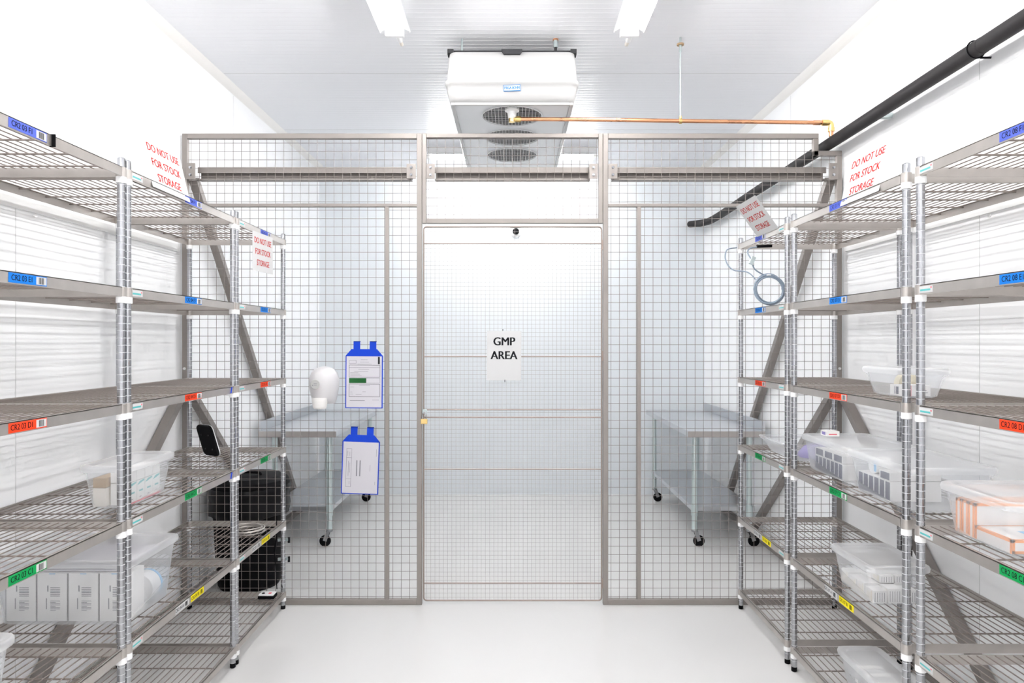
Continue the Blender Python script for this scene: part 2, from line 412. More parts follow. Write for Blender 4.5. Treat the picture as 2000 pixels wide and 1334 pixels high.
# copper drain pipe with hanger
def copper():
    yc, z0 = 4.075, 2.912
    t = thing('drain_pipe', (1.0, yc, z0), 'copper drain pipe running from the white cooler to the black insulated pipe', 'pipe')
    zs = CAM_Z+1.386-.056
    mb = MB(); mb.tube(smooth_path([(.035, yc, z0+.004), (.5, yc, z0), (1.2, yc, z0-.010), (1.885, yc, z0-.018)], 4), .0118, M_copper, 14); mb.build('pipe_run', t)
    mb = MB(); mb.cyl((0, yc, zs), (0, yc, zs-.02), .02, M_brass, 8); mb.cyl((0, yc, zs-.018), (0, yc, z0+.01), .016, M_brass, 14)
    mb.tube(smooth_path([(0, yc, z0+.02), (.002, yc, z0+.008), (.014, yc, z0+.003), (.03, yc, z0+.003)], 5), .0155, M_brass, 12)
    mb.cyl((.028, yc, z0+.003), (.052, yc, z0+.003), .018, M_brass, 8); mb.build('elbow', t)
    x1 = 1.905; z1 = z0-.018
    mb = MB(); mb.cyl((1.80, yc, z1), (1.84, yc, z1), .0145, M_copper, 14)
    mb.cyl((1.85, yc, z1), (1.885, yc, z1), .018, M_brass, 14)
    mb.tube(smooth_path([(1.87, yc, z1), (1.893, yc, z1-.001), (x1-.001, yc, z1-.012), (x1, yc, z1-.035)], 5), .0165, M_brass, 12)
    mb.cyl((x1, yc, z1-.03), (x1, yc, z1-.052), .019, M_brass, 14); mb.build('elbow', t)
    MB().cyl((x1, yc, z1-.05), (x1, yc, 2.812), .013, M_copper, 14).build('drop_leg', t)
    mb = MB(); xr = 1.005
    mb.cyl((xr, yc, z0), (xr, yc, ZC-.06), .0042, M_zinc, 10); mb.cyl((xr, yc, ZC-.085), (xr, yc, ZC-.045), .008, M_zinc, 10)
    mb.build('hanger_rod', t)
    mb = MB(); mb.cyl((xr, yc, ZC-.05), (xr, yc, ZC), .006, M_zinc, 10); mb.cyl((xr, yc, ZC-.047), (xr, yc, ZC-.038), .021, M_brown, 18); mb.build('ceiling_flange', t)
    mb = MB(); mb.cyl((xr-.008, yc, z0-.009), (xr+.008, yc, z0-.009), .016, M_brass, 14); mb.cyl((xr, yc, z0), (xr, yc, z0+.022), .008, M_brass, 8); mb.build('pipe_clip', t)
copper()

# black insulated pipe along the right wall
def foam_pipe():
    t = thing('insulated_pipe', (1.91, 3, 2.78), 'black foam insulated pipe running high along the wall through the mesh notch', 'pipe')
    A = [(1.905, -1.4, 2.81), (1.903, 2.02, 2.79), (1.905, 2.79, 2.787), (1.908, 4.2, 2.775), (1.922, 6.45, 2.756), (1.90, 6.78, 2.768), (1.845, 7.07, 2.802)]
    def seg(a, b): return smooth_path(a, 6) if b else a
    MB().tube([A[0], A[1]], .036, M_foam, 20).build('foam_sleeve', t)
    MB().tube([(1.903, 1.99, 2.79), A[2]], .033, M_foam, 20).build('foam_sleeve', t)
    MB().tube(smooth_path([(1.905, 2.76, 2.787), A[3], (1.915, 5.4, 2.766), A[4], A[5], A[6]], 8), .034, M_foam, 20).build('foam_sleeve', t)
    for y, z in ((2.03, 2.79), (2.80, 2.786)):
        mb = MB(); mb.tube([(1.903+.0372*math.cos(2*PI*k/28), y+.003*math.sin(2*PI*k/28), z+.0372*math.sin(2*PI*k/28)) for k in range(28)], .003, M_black, 6, True)
        mb.bar((1.92, y, z-.034), (1.945, y-.03, z-.046), .004, .008, M_black); mb.build('cable_tie', t)
    for y in (.6, 2.4, 3.6, 5.2):
        mb = MB(); mb.box((1.93, y-.015, 2.765), (1.9995, y+.015, 2.79), M_zinc); mb.build('wall_bracket', t)
foam_pipe()

# ------------------------------------------------------------------ mesh partition
YM = 4.127
def grid_mesh(mb, x0, x1, z0, z1, sp, r, m, ox=0.0, oz=0.0, skip=None):
    n = 6
    x = x0 + sp*(.5+ox)
    while x < x1:
        zz = skip(x) if skip else z1
        mb.cyl((x, YM-.002, z0), (x, YM-.002, min(z1, zz)), r, m, n, caps=False); x += sp
    z = z0 + sp*(.5+oz)
    while z < z1:
        xe = x1
        if skip and z > skip(x1): xe = 1.84
        mb.cyl((x0, YM+.002, z), (xe, YM+.002, z), r, m, n, caps=False); z += sp
    return mb
def tubeframe(mb, pts, wdt, m, y0=YM-.016, y1=YM+.016):
    for (x0, z0, x1, z1) in pts: mb.box((x0, y0, z0), (x1, y1, z1), m)
    return mb
def plate(t, x, z, wx, wz):
    mb = MB(); mb.box((x-wx/2, YM-.024, z-wz/2), (x+wx/2, YM-.017, z+wz/2), M_steel)
    for dz in (-.022, .022):
        mb.cyl((x, YM-.024, z+dz), (x, YM-.029, z+dz), .0085, M_chrome, 14); mb.cyl((x, YM-.029, z+dz), (x, YM-.036, z+dz), .006, M_chrome, 6)
    return mb.build('fixing_plate', t, .002)
def channel(t, x0, x1):
    pr = [(4.150, 2.648), (4.150, 2.612), (4.157, 2.612), (4.157, 2.640), (4.195, 2.640), (4.195, 2.578), (4.150, 2.578), (4.150, 2.570), (4.203, 2.570), (4.203, 2.648)]
    return MB().loft([[(x0, y, z) for y, z in pr], [(x1, y, z) for y, z in pr]], M_steel, False).build('cross_rail', t)
ZT = 2.842
def side_panel(s, label):
    t = thing('mesh_screen', (s*1.27, YM, 0), label, 'mesh screen', 'mesh partition panels')
    xi = .543 if s < 0 else .549                    # door side edge
    xo = 1.988
    def X(a, b): return (min(s*a, s*b), max(s*a, s*b))
    W = .031
    fr = MB()
    def rc(a, b, z0, z1): x0, x1 = X(a, b); fr.box((x0, YM-.016, z0), (x1, YM+.016, z1), M_steel)
    rc(xi, xi+W, 0, ZT); rc(xi+W, xo-W, 0, .033)
    if s < 0:
        rc(xo-W, xo, 0, ZT); rc(xi+W, xo-W, ZT-W, ZT)
    else:                                          # notch for the pipe
        rc(xi+W, 1.848, ZT-W, ZT); rc(1.817, 1.848, 2.708, ZT-W); rc(1.817, xo, 2.708, 2.738); rc(xo-W, xo, 0, 2.708)
    fr.build('frame', t, .003)
    vb = .743 if s < 0 else .755
    mb = MB(); x0, x1 = X(vb, vb+.023); mb.box((x0, YM-.013, .033), (x1, YM+.013, 2.40), M_steel); mb.build('upright', t, .002)
    mb = MB(); x0, x1 = X(xi+W, xo-W); mb.box((x0, YM-.013, 2.40), (x1, YM+.013, 2.42), M_steel); mb.build('cross_bar', t, .002)
    x0, x1 = X(xi+W*.6, xo-W*.6)
    sk = None if s < 0 else (lambda x: 2.82 if x < 1.83 else 2.72)
    grid_mesh(MB(), x0, x1, .02, ZT-.02, .0508, .0015, M_meshw, .1, .0, sk).build('wire_mesh', t)
    a = .61 if s < 0 else .61
    x0, x1 = X(a+.0, 1.91); channel(t, x0, x1)
    plate(t, s*1.933, 2.612, .055, .098); plate(t, s*.606, 2.612, .056, .090)
    # triangular bracing against the wall
    def brace(p, q, wd=.042):
        MB().bar(p, q, .042, .05, M_steel, (1, 0, 0)).build('brace', t)
    brace((s*1.943, 4.17, 2.58), (s*1.977, 6.33, .06))
    brace((s*1.955, 4.16, 1.27), (s*1.974, 5.58, .06))
    brace((s*1.968, 4.09, 1.30), (s*1.968, 2.67, .035))
    MB().box((s*1.956, 4.15, 0), (s*1.997, 6.40, .045), M_steel).build('base_rail', t)
    MB().box((s*1.948, 2.60, 0), (s*1.988, 4.10, .03), M_steel).build('base_rail', t)
    MB().cyl((s*1.972, YM-.016, 1.425), (s*1.972, YM-.022, 1.425), .008, M_white, 12).build('screw', t)
    return t
side_panel(-1, 'tall wire mesh panel with straight top, to the left of the gate')
side_panel(1, 'tall wire mesh panel notched at its top corner around the black pipe')
t = thing('mesh_screen', (0, YM, 2.3), 'short wire mesh panel over the gate, under the white cooler', 'mesh screen', 'mesh partition panels')
mb = MB(); tubeframe(mb, [(-.542, 2.300, -.516, ZT), (.521, 2.300, .548, ZT), (-.516, ZT-.026, .521, ZT), (-.516, 2.300, .521, 2.331)], .03, M_steel); mb.build('frame', t, .003)
grid_mesh(MB(), -.53, .535, 2.31, ZT-.01, .0508, .0015, M_meshw, .0, .4).build('wire_mesh', t)
channel(t, -.47, .475); plate(t, -.49, 2.612, .052, .090); plate(t, .49, 2.612, .052, .090)

# the mesh gate
def gate():
    t = thing('mesh_gate', (0, YM, 0), 'fine wire mesh gate in the middle of the partition', 'gate')
    x0, x1, z0, z1 = -.533, .541, .025, 2.281
    mb = MB(); r = .0045; c = .02
    loop = []
    for cx, cz, a in ((x1-c, z0+c, -PI/2), (x1-c, z1-c, 0), (x0+c, z1-c, PI/2), (x0+c, z0+c, PI)):
        for k in range(6): loop.append((cx+c*math.cos(a+PI/2*k/5), YM-.006, cz+c*math.sin(a+PI/2*k/5)))
    mb.tube(loop, r, M_rod, 8, True); mb.build('rod_frame', t)
    for y_ in (476, 696, 800, 815, 916, 1138):
        z = CAM_Z - (y_-667)/323.07
        MB().cyl((x0, YM-.008, z), (x1, YM-.008, z), .0036, M_rod, 8).build('cross_rod', t)
    grid_mesh(MB(), x0+.004, x1, z0+.004, z1, .0254, .00085, M_meshd).build('wire_mesh', t)
    for z in (2.17, 1.50, .13):
        MB().cyl((x1+.004, YM-.010, z-.03), (x1+.004, YM-.010, z+.03), .0065, M_rod, 10).build('hinge', t)
    mb = MB(); mb.box((-.538, YM-.024, 1.165), (-.512, YM-.018, 1.18), M_zinc); mb.tube([(-.524+.011*math.cos(2*PI*k/16), YM-.022, 1.165+.011*math.sin(2*PI*k/16)) for k in range(16)], .003, M_zinc, 8, True); mb.build('hasp', t)
gate()
def padlock():
    x, y, z = -.527, YM-.034, 1.094
    t = thing('padlock', (x, y, z), 'small brass padlock hanging on the edge of the mesh gate', 'padlock')
    MB().box((x-.020, y-.009, z), (x+.020, y+.009, z+.030), M_brass).build('lock_body', t, .003)
    pts = [(x-.012, y, z+.028), (x-.012, y, z+.05)] + [(x-.012*math.cos(PI*k/8), y, z+.05+.013*math.sin(PI*k/8)) for k in range(1, 8)] + [(x+.012, y, z+.05), (x+.012, y, z+.028)]
    MB().tube(pts, .003, M_chrome, 8).build('shackle', t)
padlock()
# notice on the gate
t = thing('paper_notice', (-.05, YM-.016, 1.5), 'white paper notice with two black words fixed on the mesh gate', 'sign')
org = (-.048, YM-.0155, 1.503); U = Vector((1, 0, -.004)).normalized(); V = Vector((.004, 0, 1)).normalized()
mb = MB(); mb.slab(-.104, -.1485, .104, .1485, org, U, V, 0, .0006, M_paper)
mb.text('GMP', .070, org, U, V, .0009, M_ink, bold=.032, cv=.083, cu=0, sx=.93); mb.text('AREA', .070, org, U, V, .0009, M_ink, bold=.032, cv=-.0005, sx=.93); mb.build('sheet', t)
for p, q in (((-.055, 1.652), (-.055, 1.662)), ((-.043, 1.358), (-.043, 1.343))):
    MB().bar((p[0], YM-.018, p[1]), (q[0], YM-.018, q[1]), .004, .004, M_black, (0, 1, 0)).build('tie', t)

# ------------------------------------------------------------------ things hung on the left mesh panel
def holder(org, rot, label, plabel, kindp):
    u = Vector((math.cos(rot), 0, math.sin(rot))); v = Vector((-math.sin(rot), 0, math.cos(rot)))
    t = thing('document_holder', org, label, 'document holder', 'blue document holders')
    w, h = .112, .158
    mb = MB()
    pr = [(-w, -h), (w, -h), (w, h), (w-.035, h+.040), (-w+.035, h+.040), (-w, h)]
    O = Vector(org); n = u.cross(v)
    mb.loft([[O+u*a+v*b+n*0 for a, b in pr], [O+u*a+v*b+n*.004 for a, b in pr]], M_blue, False); mb.build('pocket', t)
    for a in (-.045, .052):
        mb = MB(); mb.slab(a-.020, h+.03, a+.020, h+.088, org, u, v, .0005, .0035, M_blue)
        mb.slab(a-.020, h+.084, a+.020, h+.088, org, u, v, -.012, .0035, M_blue); mb.build('hanging_strap', t)
    # the sheet inside
    p = MB(); p.slab(-w+.006, -h+.005, w-.006, h-.003, org, u, v, .0042, .0048, M_paperl)
    def line(a, b, c, d, m=M_grey, th=.0009):
        if abs(c-a) > abs(d-b): p.rect(a, b-th, c, b+th, org, u, v, .0052, m)
        else: p.rect(a-th, b, a+th, d, org, u, v, .0052, m)
    def boxl(a, b, c, d, m=M_grey):
        line(a, b, c, b, m); line(a, d, c, d, m); line(a, b, a, d, m); line(c, b, c, d, m)
    rnd = random.Random(3)
    if kindp == 'form':
        boxl(-.09, .112, -.048, .130); line(-.02, .134, .02, .134); line(-.025, .120, .03, .120); line(-.04, .108, .045, .108)
        boxl(-.09, .03, .095, .102, M_ink); line(-.09, .088, .095, .088)
        line(-.035, .077, .03, .077); line(-.06, .064, .025, .064)
        for k in range(3): line(-.083, .056-.009*k, -.035+.01*k, .056-.009*k)
        p.rect(-.09, -.006, .013, .024, org, u, v, .0052, M_inkg); boxl(.013, -.006, .095, .024, M_grey)
        boxl(-.09, -.088, .095, -.012, M_ink); line(-.03, -.02, .035, -.02)
        line(-.083, -.03, -.06, -.03); line(-.01, -.058, .01, -.058); line(-.083, -.06, -.07, -.06); line(-.083, -.072, -.065, -.072); line(-.05, -.074, -.015, -.074)
        line(-.085, -.112, .005, -.112, M_grey, .0014); line(.05, -.108, .09, -.108)
        p.rect(.083, .108, .094, .152, org, u, v, .0054, M_ink)
    else:
        boxl(-.085, -.115, -.055, .115); line(-.085, .06, -.055, .06); line(-.085, -.068, -.055, -.068)
        for a, b, c in ((-.078, .07, .10), (-.072, -.05, .04), (-.064, -.03, .03), (-.065, -.10, -.08), (-.066, .07, .095)): line(a, b, a, c)
        for a in (-.022, -.002): line(a, -.05, a, .045, M_grey, .003)
        line(.058, -.02, .058, .02); line(.094, .07, .094, .115); line(.09, -.1, .09, -.08)
    o = p.build('printed_sheet'); tag(o, plabel, 'paper')
holder((-.890, YM-.016, 1.344), -.006, 'blue hook-on document holder with a form bearing a green block, upper of the two',
       'printed form with boxes and a dark green block, in the upper blue holder', 'form')
holder((-.912, YM-.018, .828), -.035, 'blue hook-on document holder tilted slightly, lower of the two',
       'sideways printed white sheet without green, in the lower blue holder', 'side')
def dispenser():
    cx, cz = -1.126, 1.325
    t = thing('towel_dispenser', (cx, YM-.03, cz), 'white egg-shaped paper towel dispenser hung on the mesh beside the blue holders', 'dispenser')
    lv = [(-.108, .062, .050), (-.09, .070, .075), (-.05, .080, .095), (0, .088, .105), (.04, .088, .105), (.075, .076, .095), (.098, .056, .075), (.110, .030, .045), (.114, .004, .010)]
    rings = []
    for dz, hw, dp in lv:
        ring = []
        for k in range(24):
            a = PI*k/23
            ring.append((cx + hw*math.cos(PI+a), YM-.020 - dp*math.sin(a)**.8, cz+dz))
        rings.append(ring)
    MB().loft(rings, M_disp, True).build('cover', t)
    mb = MB(); mb.lathe([(.034, cz-.135), (.040, cz-.125), (.046, cz-.085), (.046, cz-.07)], M_carton, 20, (cx-.012, YM-.085, 0)); mb.build('outlet', t)
    mb = MB(); o = (cx-.028, YM-.121, cz+.012)
    mb.lathe([(.0, -.006), (.026, -.006), (.030, 0), (.030, .012)], M_win, 24, o, 'Y'); mb.build('window', t)
    mb = MB()
    mb.box((cx-.036, YM-.128, cz+.006), (cx-.018, YM-.1268, cz+.008), M_grey); mb.box((cx-.036, YM-.128, cz+.014), (cx-.018, YM-.1268, cz+.016), M_grey)
    mb.cyl((cx-.042, YM-.128, cz+.006), (cx-.042, YM-.1268, cz+.006), .003, M_grey, 8); mb.build('mark', t)
dispenser()

# dome camera on the back wall
t = thing('dome_camera', (.04, YB, 2.72), 'small white security camera with a black lens high on the wall behind the gate', 'camera')
MB().lathe([(.058, -.02), (.058, -.035), (.05, -.055), (.03, -.06)], M_white, 24, (.04, YB+.02, 2.725), 'Y').build('mount', t)
MB().lathe([(.034, 0), (.033, -.02), (.022, -.036), (.0, -.042)], M_black, 20, (.04, YB-.038, 2.725), 'Y').build('lens', t)
MB().box((-.012, YB-.06, 2.775), (.092, YB, 2.79), M_white).build('visor', t, .004)

# ------------------------------------------------------------------ wire shelving
XFp, XBp = 1.36, 1.915
POST = {}
def post_mesh(top):
    k = round(top, 3)
    if k not in POST:
        mb = MB(); r = .0132; g = .0127; prof = [(r, .022)]; z = .05; marks = [0]
        while z < top-.02:
            prof += [(r, z), (g, z+.0006), (g, z+.0015), (r, z+.0021)]; z += .0254
        prof += [(r, top-.003), (r-.003, top)]
        def mf(i): return M_groove if (i % 4) in (1, 2, 3) and i < len(prof)-3 else M_chrome
        mb.lathe(prof, M_chrome, 14, mfun=mf); POST[k] = mb.mesh('post')
    return POST[k]
foot_mb = MB().lathe([(.0115, 0), (.0135, .002), (.0135, .022), (.0125, .024)], M_black, 14); FOOT = foot_mb.mesh('foot')
coll_mb = MB().lathe([(.0168, -.022), (.0174, -.02), (.0170, .0), (.0135, .001)], M_white, 18); COLLAR = coll_mb.mesh('sleeve')
DECK = {}
BARH = .033
def deck(L):
    """wire deck in local coordinates: x 0 aisle .. .555 wall, y 0..L, z 0 top"""
    k = round(L, 3)
    if k in DECK: return DECK[k]
    D = XBp-XFp; mb = MB(); n = 18
    for i in range(n+1):
        x = .004 + (D-.008)*i/n
        mb.cyl((x, 0, -.0035), (x, L, -.0035), .0021, M_wire, 6, caps=False)
    y = .10
    while y < L-.05:
        mb.cyl((-.010, y, -.0085), (D+.010, y, -.0085), .0031, M_wire, 6, caps=False); y += .152
    f = MB()
    e = .012; th = .0035
    for x in (-e, D+e-th): f.box((x, .016, -BARH), (x+th, L-.016, 0), M_band)
    for x0, x1 in ((-e, -e+.008), (D+e-.008, D+e)): f.box((x0, .016, -.0025), (x1, L-.016, 0), M_band)
    for y0 in (-.002, L-.002): f.box((.014, y0, -BARH), (D-.014, y0+.004, -.001), M_band)
    for x in (0, D):
        for y0 in (0, L): f.lathe([(.0150, -BARH), (.0174, -BARH), (.0174, -.0), (.0150, 0)], M_band, 18, (x, y0, 0))
    DECK[k] = (mb.mesh('wire_shelf'), f.mesh('edge_frame'))
    return DECK[k]
def shelf_label(t, s, y, z, code, unit, colour, L=.150):
    """strip label stuck on the aisle face of a shelf edge"""
    u = Vector((0, 1, 0)) if s < 0 else Vector((0, -1, 0)); v = Vector((0, 0, 1))
    org = (s*(XFp-.0122), y, z-.0165)
    mb = MB(); mb.slab(-L/2, -.0135, L/2, .0135, org, u, v, 0, .0008, LAB[colour])
    if colour == 'A' or colour == 'B':
        mb.text('CR2 %s %s' % (unit, code), .020, org, u, v, .0011, M_ink, cu=-.02, bold=.01, sx=.82)
        u0, u1 = L/2-.032, L/2-.010
    else:
        mb.text('CR2 %s %s' % (unit, code), .0225, org, u, v, .0011, M_ink, cu=-.024, bold=.012, sx=.86)
        u0, u1 = L/2-.044, L/2-.002
        mb.rect(u0, -.011, u1, .011, org, u, v, .0010, M_paper); u0 += .010; u1 -= .010
    r = random.Random(hash(code) % 97); a = u0
    while a < u1-.002:
        b = a + r.choice((.0008, .0012, .002)); mb.rect(a, -.009, b, .009, org, u, v, .0013, M_ink); a = b + r.choice((.001, .0014))
    o = mb.build('shelf_label', t)
    return o
SH = {-1: dict(A=.102, B=.522, C=.961, D=1.371, E=1.777, F=2.193), 1: dict(A=.118, B=.546, C=.976, D=1.377, E=1.775, F=2.168)}
COLN = {'F': 'violet', 'E': 'blue', 'D': 'red', 'C': 'green', 'B': 'yellow', 'A': 'white'}
def unit(s, y0, y1, num, label, lab_y, ab_y=None, sticker=None, blue=None):
    t = thing('wire_shelving_unit', (s*(XFp+XBp)/2, (y0+y1)/2, 0), label, 'shelving unit', 'wire shelving units')
    L = y1-y0; H = SH[s]; top = H['F']+.034
    dk, fm = deck(L)
    for lv in 'ABCDEF':
        z = H[lv]
        d = bpy.data.objects.new('wire_shelf', dk); C.objects.link(d)
        d.location = (s*XFp, y0, z); d.scale = (s, 1, 1); attach(d, t)
        f = bpy.data.objects.new('edge_frame', fm); C.objects.link(f); f.location = (s*XFp, y0, z); f.scale = (s, 1, 1); attach(f, d)
        for x in (XFp, XBp):
            for y in (y0, y1):
                c = bpy.data.objects.new('sleeve', COLLAR); C.objects.link(c); c.location = (s*x, y, z-BARH); attach(c, d)
        if lv in 'CDEF' and lab_y:
            tag(shelf_label(d, s, lab_y[lv], z, lv+'1', num, lv), '%s shelf edge label' % COLN[lv])
        if lv == 'B' and ab_y:
            tag(shelf_label(d, s, ab_y[0], z, 'A1', num, 'A', .112), 'white shelf edge label')
            tag(shelf_label(d, s, ab_y[1], z, 'B1', num, 'B', .118), 'yellow shelf edge label')
        if sticker and lv != 'A':
            u = Vector((0, 1, 0)) if s < 0 else Vector((0, -1, 0)); v = Vector((0, 0, 1))
            mb = MB(); org = (s*(XFp-.0122), sticker, z-.0165)
            mb.slab(-.036, -.011, .036, .011, org, u, v, 0, .0006, M_paper); mb.rect(-.031, -.005, .024, .001, org, u, v, .0009, M_teal); mb.rect(.024, .002, .031, .007, org, u, v, .0009, M_pink)
            mb.build('maker_sticker', d)
        if blue and lv in 'CD':
            mb = MB(); a = s*(XFp-.0122); mb.bar((a, blue, z-BARH+.002), (a, blue+.012, z-.002), .008, .0016, M_blue, (0, 1, 0)); mb.build('tape_mark', d)
    for x in (XFp, XBp):
        for y in (y0, y1):
            p = bpy.data.objects.new('post', post_mesh(top)); C.objects.link(p); p.location = (s*x, y, 0); attach(p, t)
            q = bpy.data.objects.new('foot', FOOT); C.objects.link(q); q.location = (s*x, y, 0); attach(q, p)
    return t
lab = lambda y: dict(C=y+.0, D=y, E=y, F=y)
unit(-1, 1.16, 2.376, '03', 'steel wire shelving unit with labels numbered 03, on the left and closest to the camera', lab(1.902))
unit(-1, 2.412, 3.326, '04', 'steel wire shelving unit with labels numbered 04, the middle one on the left', lab(2.889), (2.79, 2.925), 2.455, 3.27)
unit(-1, 3.362, 4.056, '05', 'steel wire shelving unit with labels numbered 05, on the left against the mesh', lab(3.735), (3.60, 3.735), 3.41)
unit(1, 1.08, 2.272, '08', 'steel wire shelving unit with labels numbered 08, on the right and closest to the camera', lab(1.812), None, 2.222)
unit(1, 2.354, 3.290, '07', 'steel wire shelving unit with labels numbered 07, the middle one on the right', lab(2.822), (2.885, 2.752))
unit(1, 3.370, 4.056, '06', 'steel wire shelving unit with labels numbered 06, on the right against the mesh', lab(3.706), (3.745, 3.615), 3.31 + .1)
# clip on the label of the first unit
o = MB().bar((-1.3455, 2.000, 2.158), (-1.3455, 2.000, 2.195), .016, .004, M_black, (0, 1, 0)).build('label_clip')
tag(o, 'small black clip on the top shelf edge beside a violet label', 'clip')

# ------------------------------------------------------------------ stock storage signs
def sign(bl, br, tl, label, flip=False):
    bl = Vector(bl); br = Vector(br); tl = Vector(tl)
    u = (br-bl); w_ = u.length; u.normalize(); v = (tl-bl); v = (v-u*v.dot(u)); h = v.length; v.normalize()
    mid = bl + u*w_/2 + v*h/2
    mb = MB(); mb.slab(-w_/2, -h/2, w_/2, h/2, mid, u, v, -.0003, .0004, M_paper)
    for k, tx in enumerate(('DO NOT USE', 'FOR STOCK', 'STORAGE')):
        mb.text(tx, .0445, mid, u, v, .0008, M_red, cv=.058-.058*k, bold=.022, sx=.93)
    o = mb.build('stock_notice'); tag(o, label, 'sign', 'red lettered notices on the shelves')
    return o
sign((-1.343, 2.553, 2.168), (-1.343, 2.850, 2.168), (-1.392, 2.553, 2.374), 'notice in red capitals standing on the top shelf edge of the unit labelled 04')
sign((-1.342, 3.532, 1.958), (-1.342, 3.830, 1.964), (-1.342, 3.525, 2.163), 'notice in red capitals hanging down below the top shelf of the unit labelled 05')
sign((1.343, 2.795, 2.140), (1.343, 2.500, 2.140), (1.392, 2.795, 2.345), 'notice in red capitals standing on the top shelf edge of the unit labelled 07')
sign((1.343, 3.735, 2.160), (1.343, 3.440, 2.160), (1.225, 3.735, 2.325), 'notice in red capitals drooping forward off the top shelf of the unit labelled 06')

# ------------------------------------------------------------------ translucent storage tubs
def tub(x0, x1, y0, y1, z, H, label, lid=True, r=.03, flare=.018, name='storage_tub', group='clear plastic tubs'):
    """x0..x1, y0..y1: footprint at the rim; z: resting height; H: height with lid"""
    t = thing(name, ((x0+x1)/2, (y0+y1)/2, z), label, 'tub', group)
    hb = H-.016 if lid else H
    def ring(k, zz, ins=0): f = flare*(1-k)+ins; return rrect(x0+f, y0+f, x1-f, y1-f, zz, r, 6)
    i = .0022
    outer = [ring(-.0, z+.0)] if False else []
    rg = [rrect(x0+flare+.012, y0+flare+.012, x1-flare-.012, y1-flare-.012, z+.0005, r, 6), ring(0, z+.008), ring(.5, z+hb*.5), ring(.92, z+hb-.02),
          ring(1.25, z+hb-.012), ring(1.35, z+hb-.010), ring(1.35, z+hb), ring(1.0, z+hb),
          ring(.92, z+hb-.012, i), ring(.5, z+hb*.5, i), ring(0, z+.010, i), rrect(x0+flare+.014, y0+flare+.014, x1-flare-.014, y1-flare-.014, z+.004, r, 6)]
    MB().loft(rg, M_clear, True).build('tub_body', t)
    if lid:
        e = .012
        zl = z+hb
        rl = [rrect(x0-e, y0-e, x1+e, y1+e, zl-.008, r+.006, 6), rrect(x0-e-.002, y0-e-.002, x1+e+.002, y1+e+.002, zl+.004, r+.006, 6),
              rrect(x0-e, y0-e, x1+e, y1+e, zl+.013, r+.006, 6), rrect(x0-e+.006, y0-e+.006, x1+e-.006, y1+e-.006, zl+.016, r+.004, 6),
              rrect(x0+.008, y0+.008, x1-.008, y1-.008, zl+.015, r, 6), rrect(x0+.016, y0+.016, x1-.016, y1-.016, zl+.007, r, 6)]
        MB().loft(rl, M_lid, True, cap0=False, cap1=True).build('lid', t)
    return t
def carton(x0, x1, y0, y1, z0, z1, m, label, face=None, group=None, cat='box', name='carton', deco=None):
    mb = MB(); mb.box((x0, y0, z0), (x1, y1, z1), m)
    if deco: deco(mb, x0, x1, y0, y1, z0, z1)
    o = mb.build(name); tag(o, label, cat, group)
    return o
# ---- left, shelf C of unit 04
ZL_ = {k: v+.0005 for k, v in SH[-1].items()}; ZR_ = {k: v+.0005 for k, v in SH[1].items()}
tub(-1.60, -1.428, 2.535, 2.875, ZL_['C'], .165, 'small clear tub of teal striped cartons, on the unit labelled 04')
def teal(mb, x0, x1, y0, y1, z0, z1):
    xs = x1 + .0006; u = Vector((0, 1, 0)); v = Vector((0, 0, 1)); org = (xs, y0, z0); L = y1-y0; h = z1-z0
    mb.flat([(.004, h*.78), (L-.004, h*.90), (L-.004, h*.98), (.02, h*.94), (.004, h*.82)], [(0, 1, 2, 3, 4)], org, u, v, 0, M_teal)
    mb.rect(0, 0, L, h*.07, org, u, v, 0, M_pink); mb.rect(L*.25, h*.45, L*.75, h*.53, org, u, v, 0, M_teal); mb.rect(L*.3, h*.18, L*.55, h*.22, org, u, v, 0, M_grey)
for i in range(4):
    y = 2.585 + i*.058
    carton(-1.520, -1.452, y, y+.056, ZL_['C']+.006, ZL_['C']+.088, M_carton, 'white carton with a teal top stripe, one of the lower row in the small tub', group='teal striped cartons in the lower row', deco=teal)
    carton(-1.520, -1.452, y, y+.056, ZL_['C']+.090, ZL_['C']+.132, M_carton, 'plain white carton, one of the upper row in the small teal striped tub', group='white cartons on the upper row')
carton(-1.574, -1.526, 2.565, 2.64, ZL_['C']+.006, ZL_['C']+.075, M_cream, 'cream carton at the near end of the small tub with teal cartons')
carton(-1.574, -1.526, 2.565, 2.72, ZL_['C']+.077, ZL_['C']+.112, M_brown, 'brown cardboard piece lying on top in the small tub with teal cartons', name='cardboard_piece', cat='cardboard')
# ---- left, shelf B of unit 04 : big tub
tub(-1.945, -1.418, 2.533, 2.898, ZL_['B'], .252, 'large clear tub holding tall white printed cartons, on the unit labelled 04', r=.04, flare=.022)
def printed(mb, x0, x1, y0, y1, z0, z1):
    u = Vector((1, 0, 0)); v = Vector((0, 0, 1)); org = (x0, y0-.0006, z0); w_ = x1-x0; h = z1-z0
    for k in range(6): mb.rect(w_*.44, h*(.52+.035*k), w_*.76, h*(.535+.035*k), org, u, v, 0, M_grey)
    for k in range(8): mb.rect(w_*.44, h*(.22+.028*k), w_*(.76 if k % 3 else .62), h*(.232+.028*k), org, u, v, 0, M_grey)
    mb.rect(w_*.30, h*.25, w_*.33, h*.48, org, u, v, 0, M_grey); mb.rect(w_*.34, h*.62, w_*.38, h*.75, org, u, v, 0, M_grey)
    for a, b in ((0, .018), (.985, 1)): mb.rect(w_*a, 0, w_*b, h, org, u, v, 0, M_dark)
    mb.rect(w_*.4, h*.985, w_*.6, h, org, u, v, 0, M_lblue)
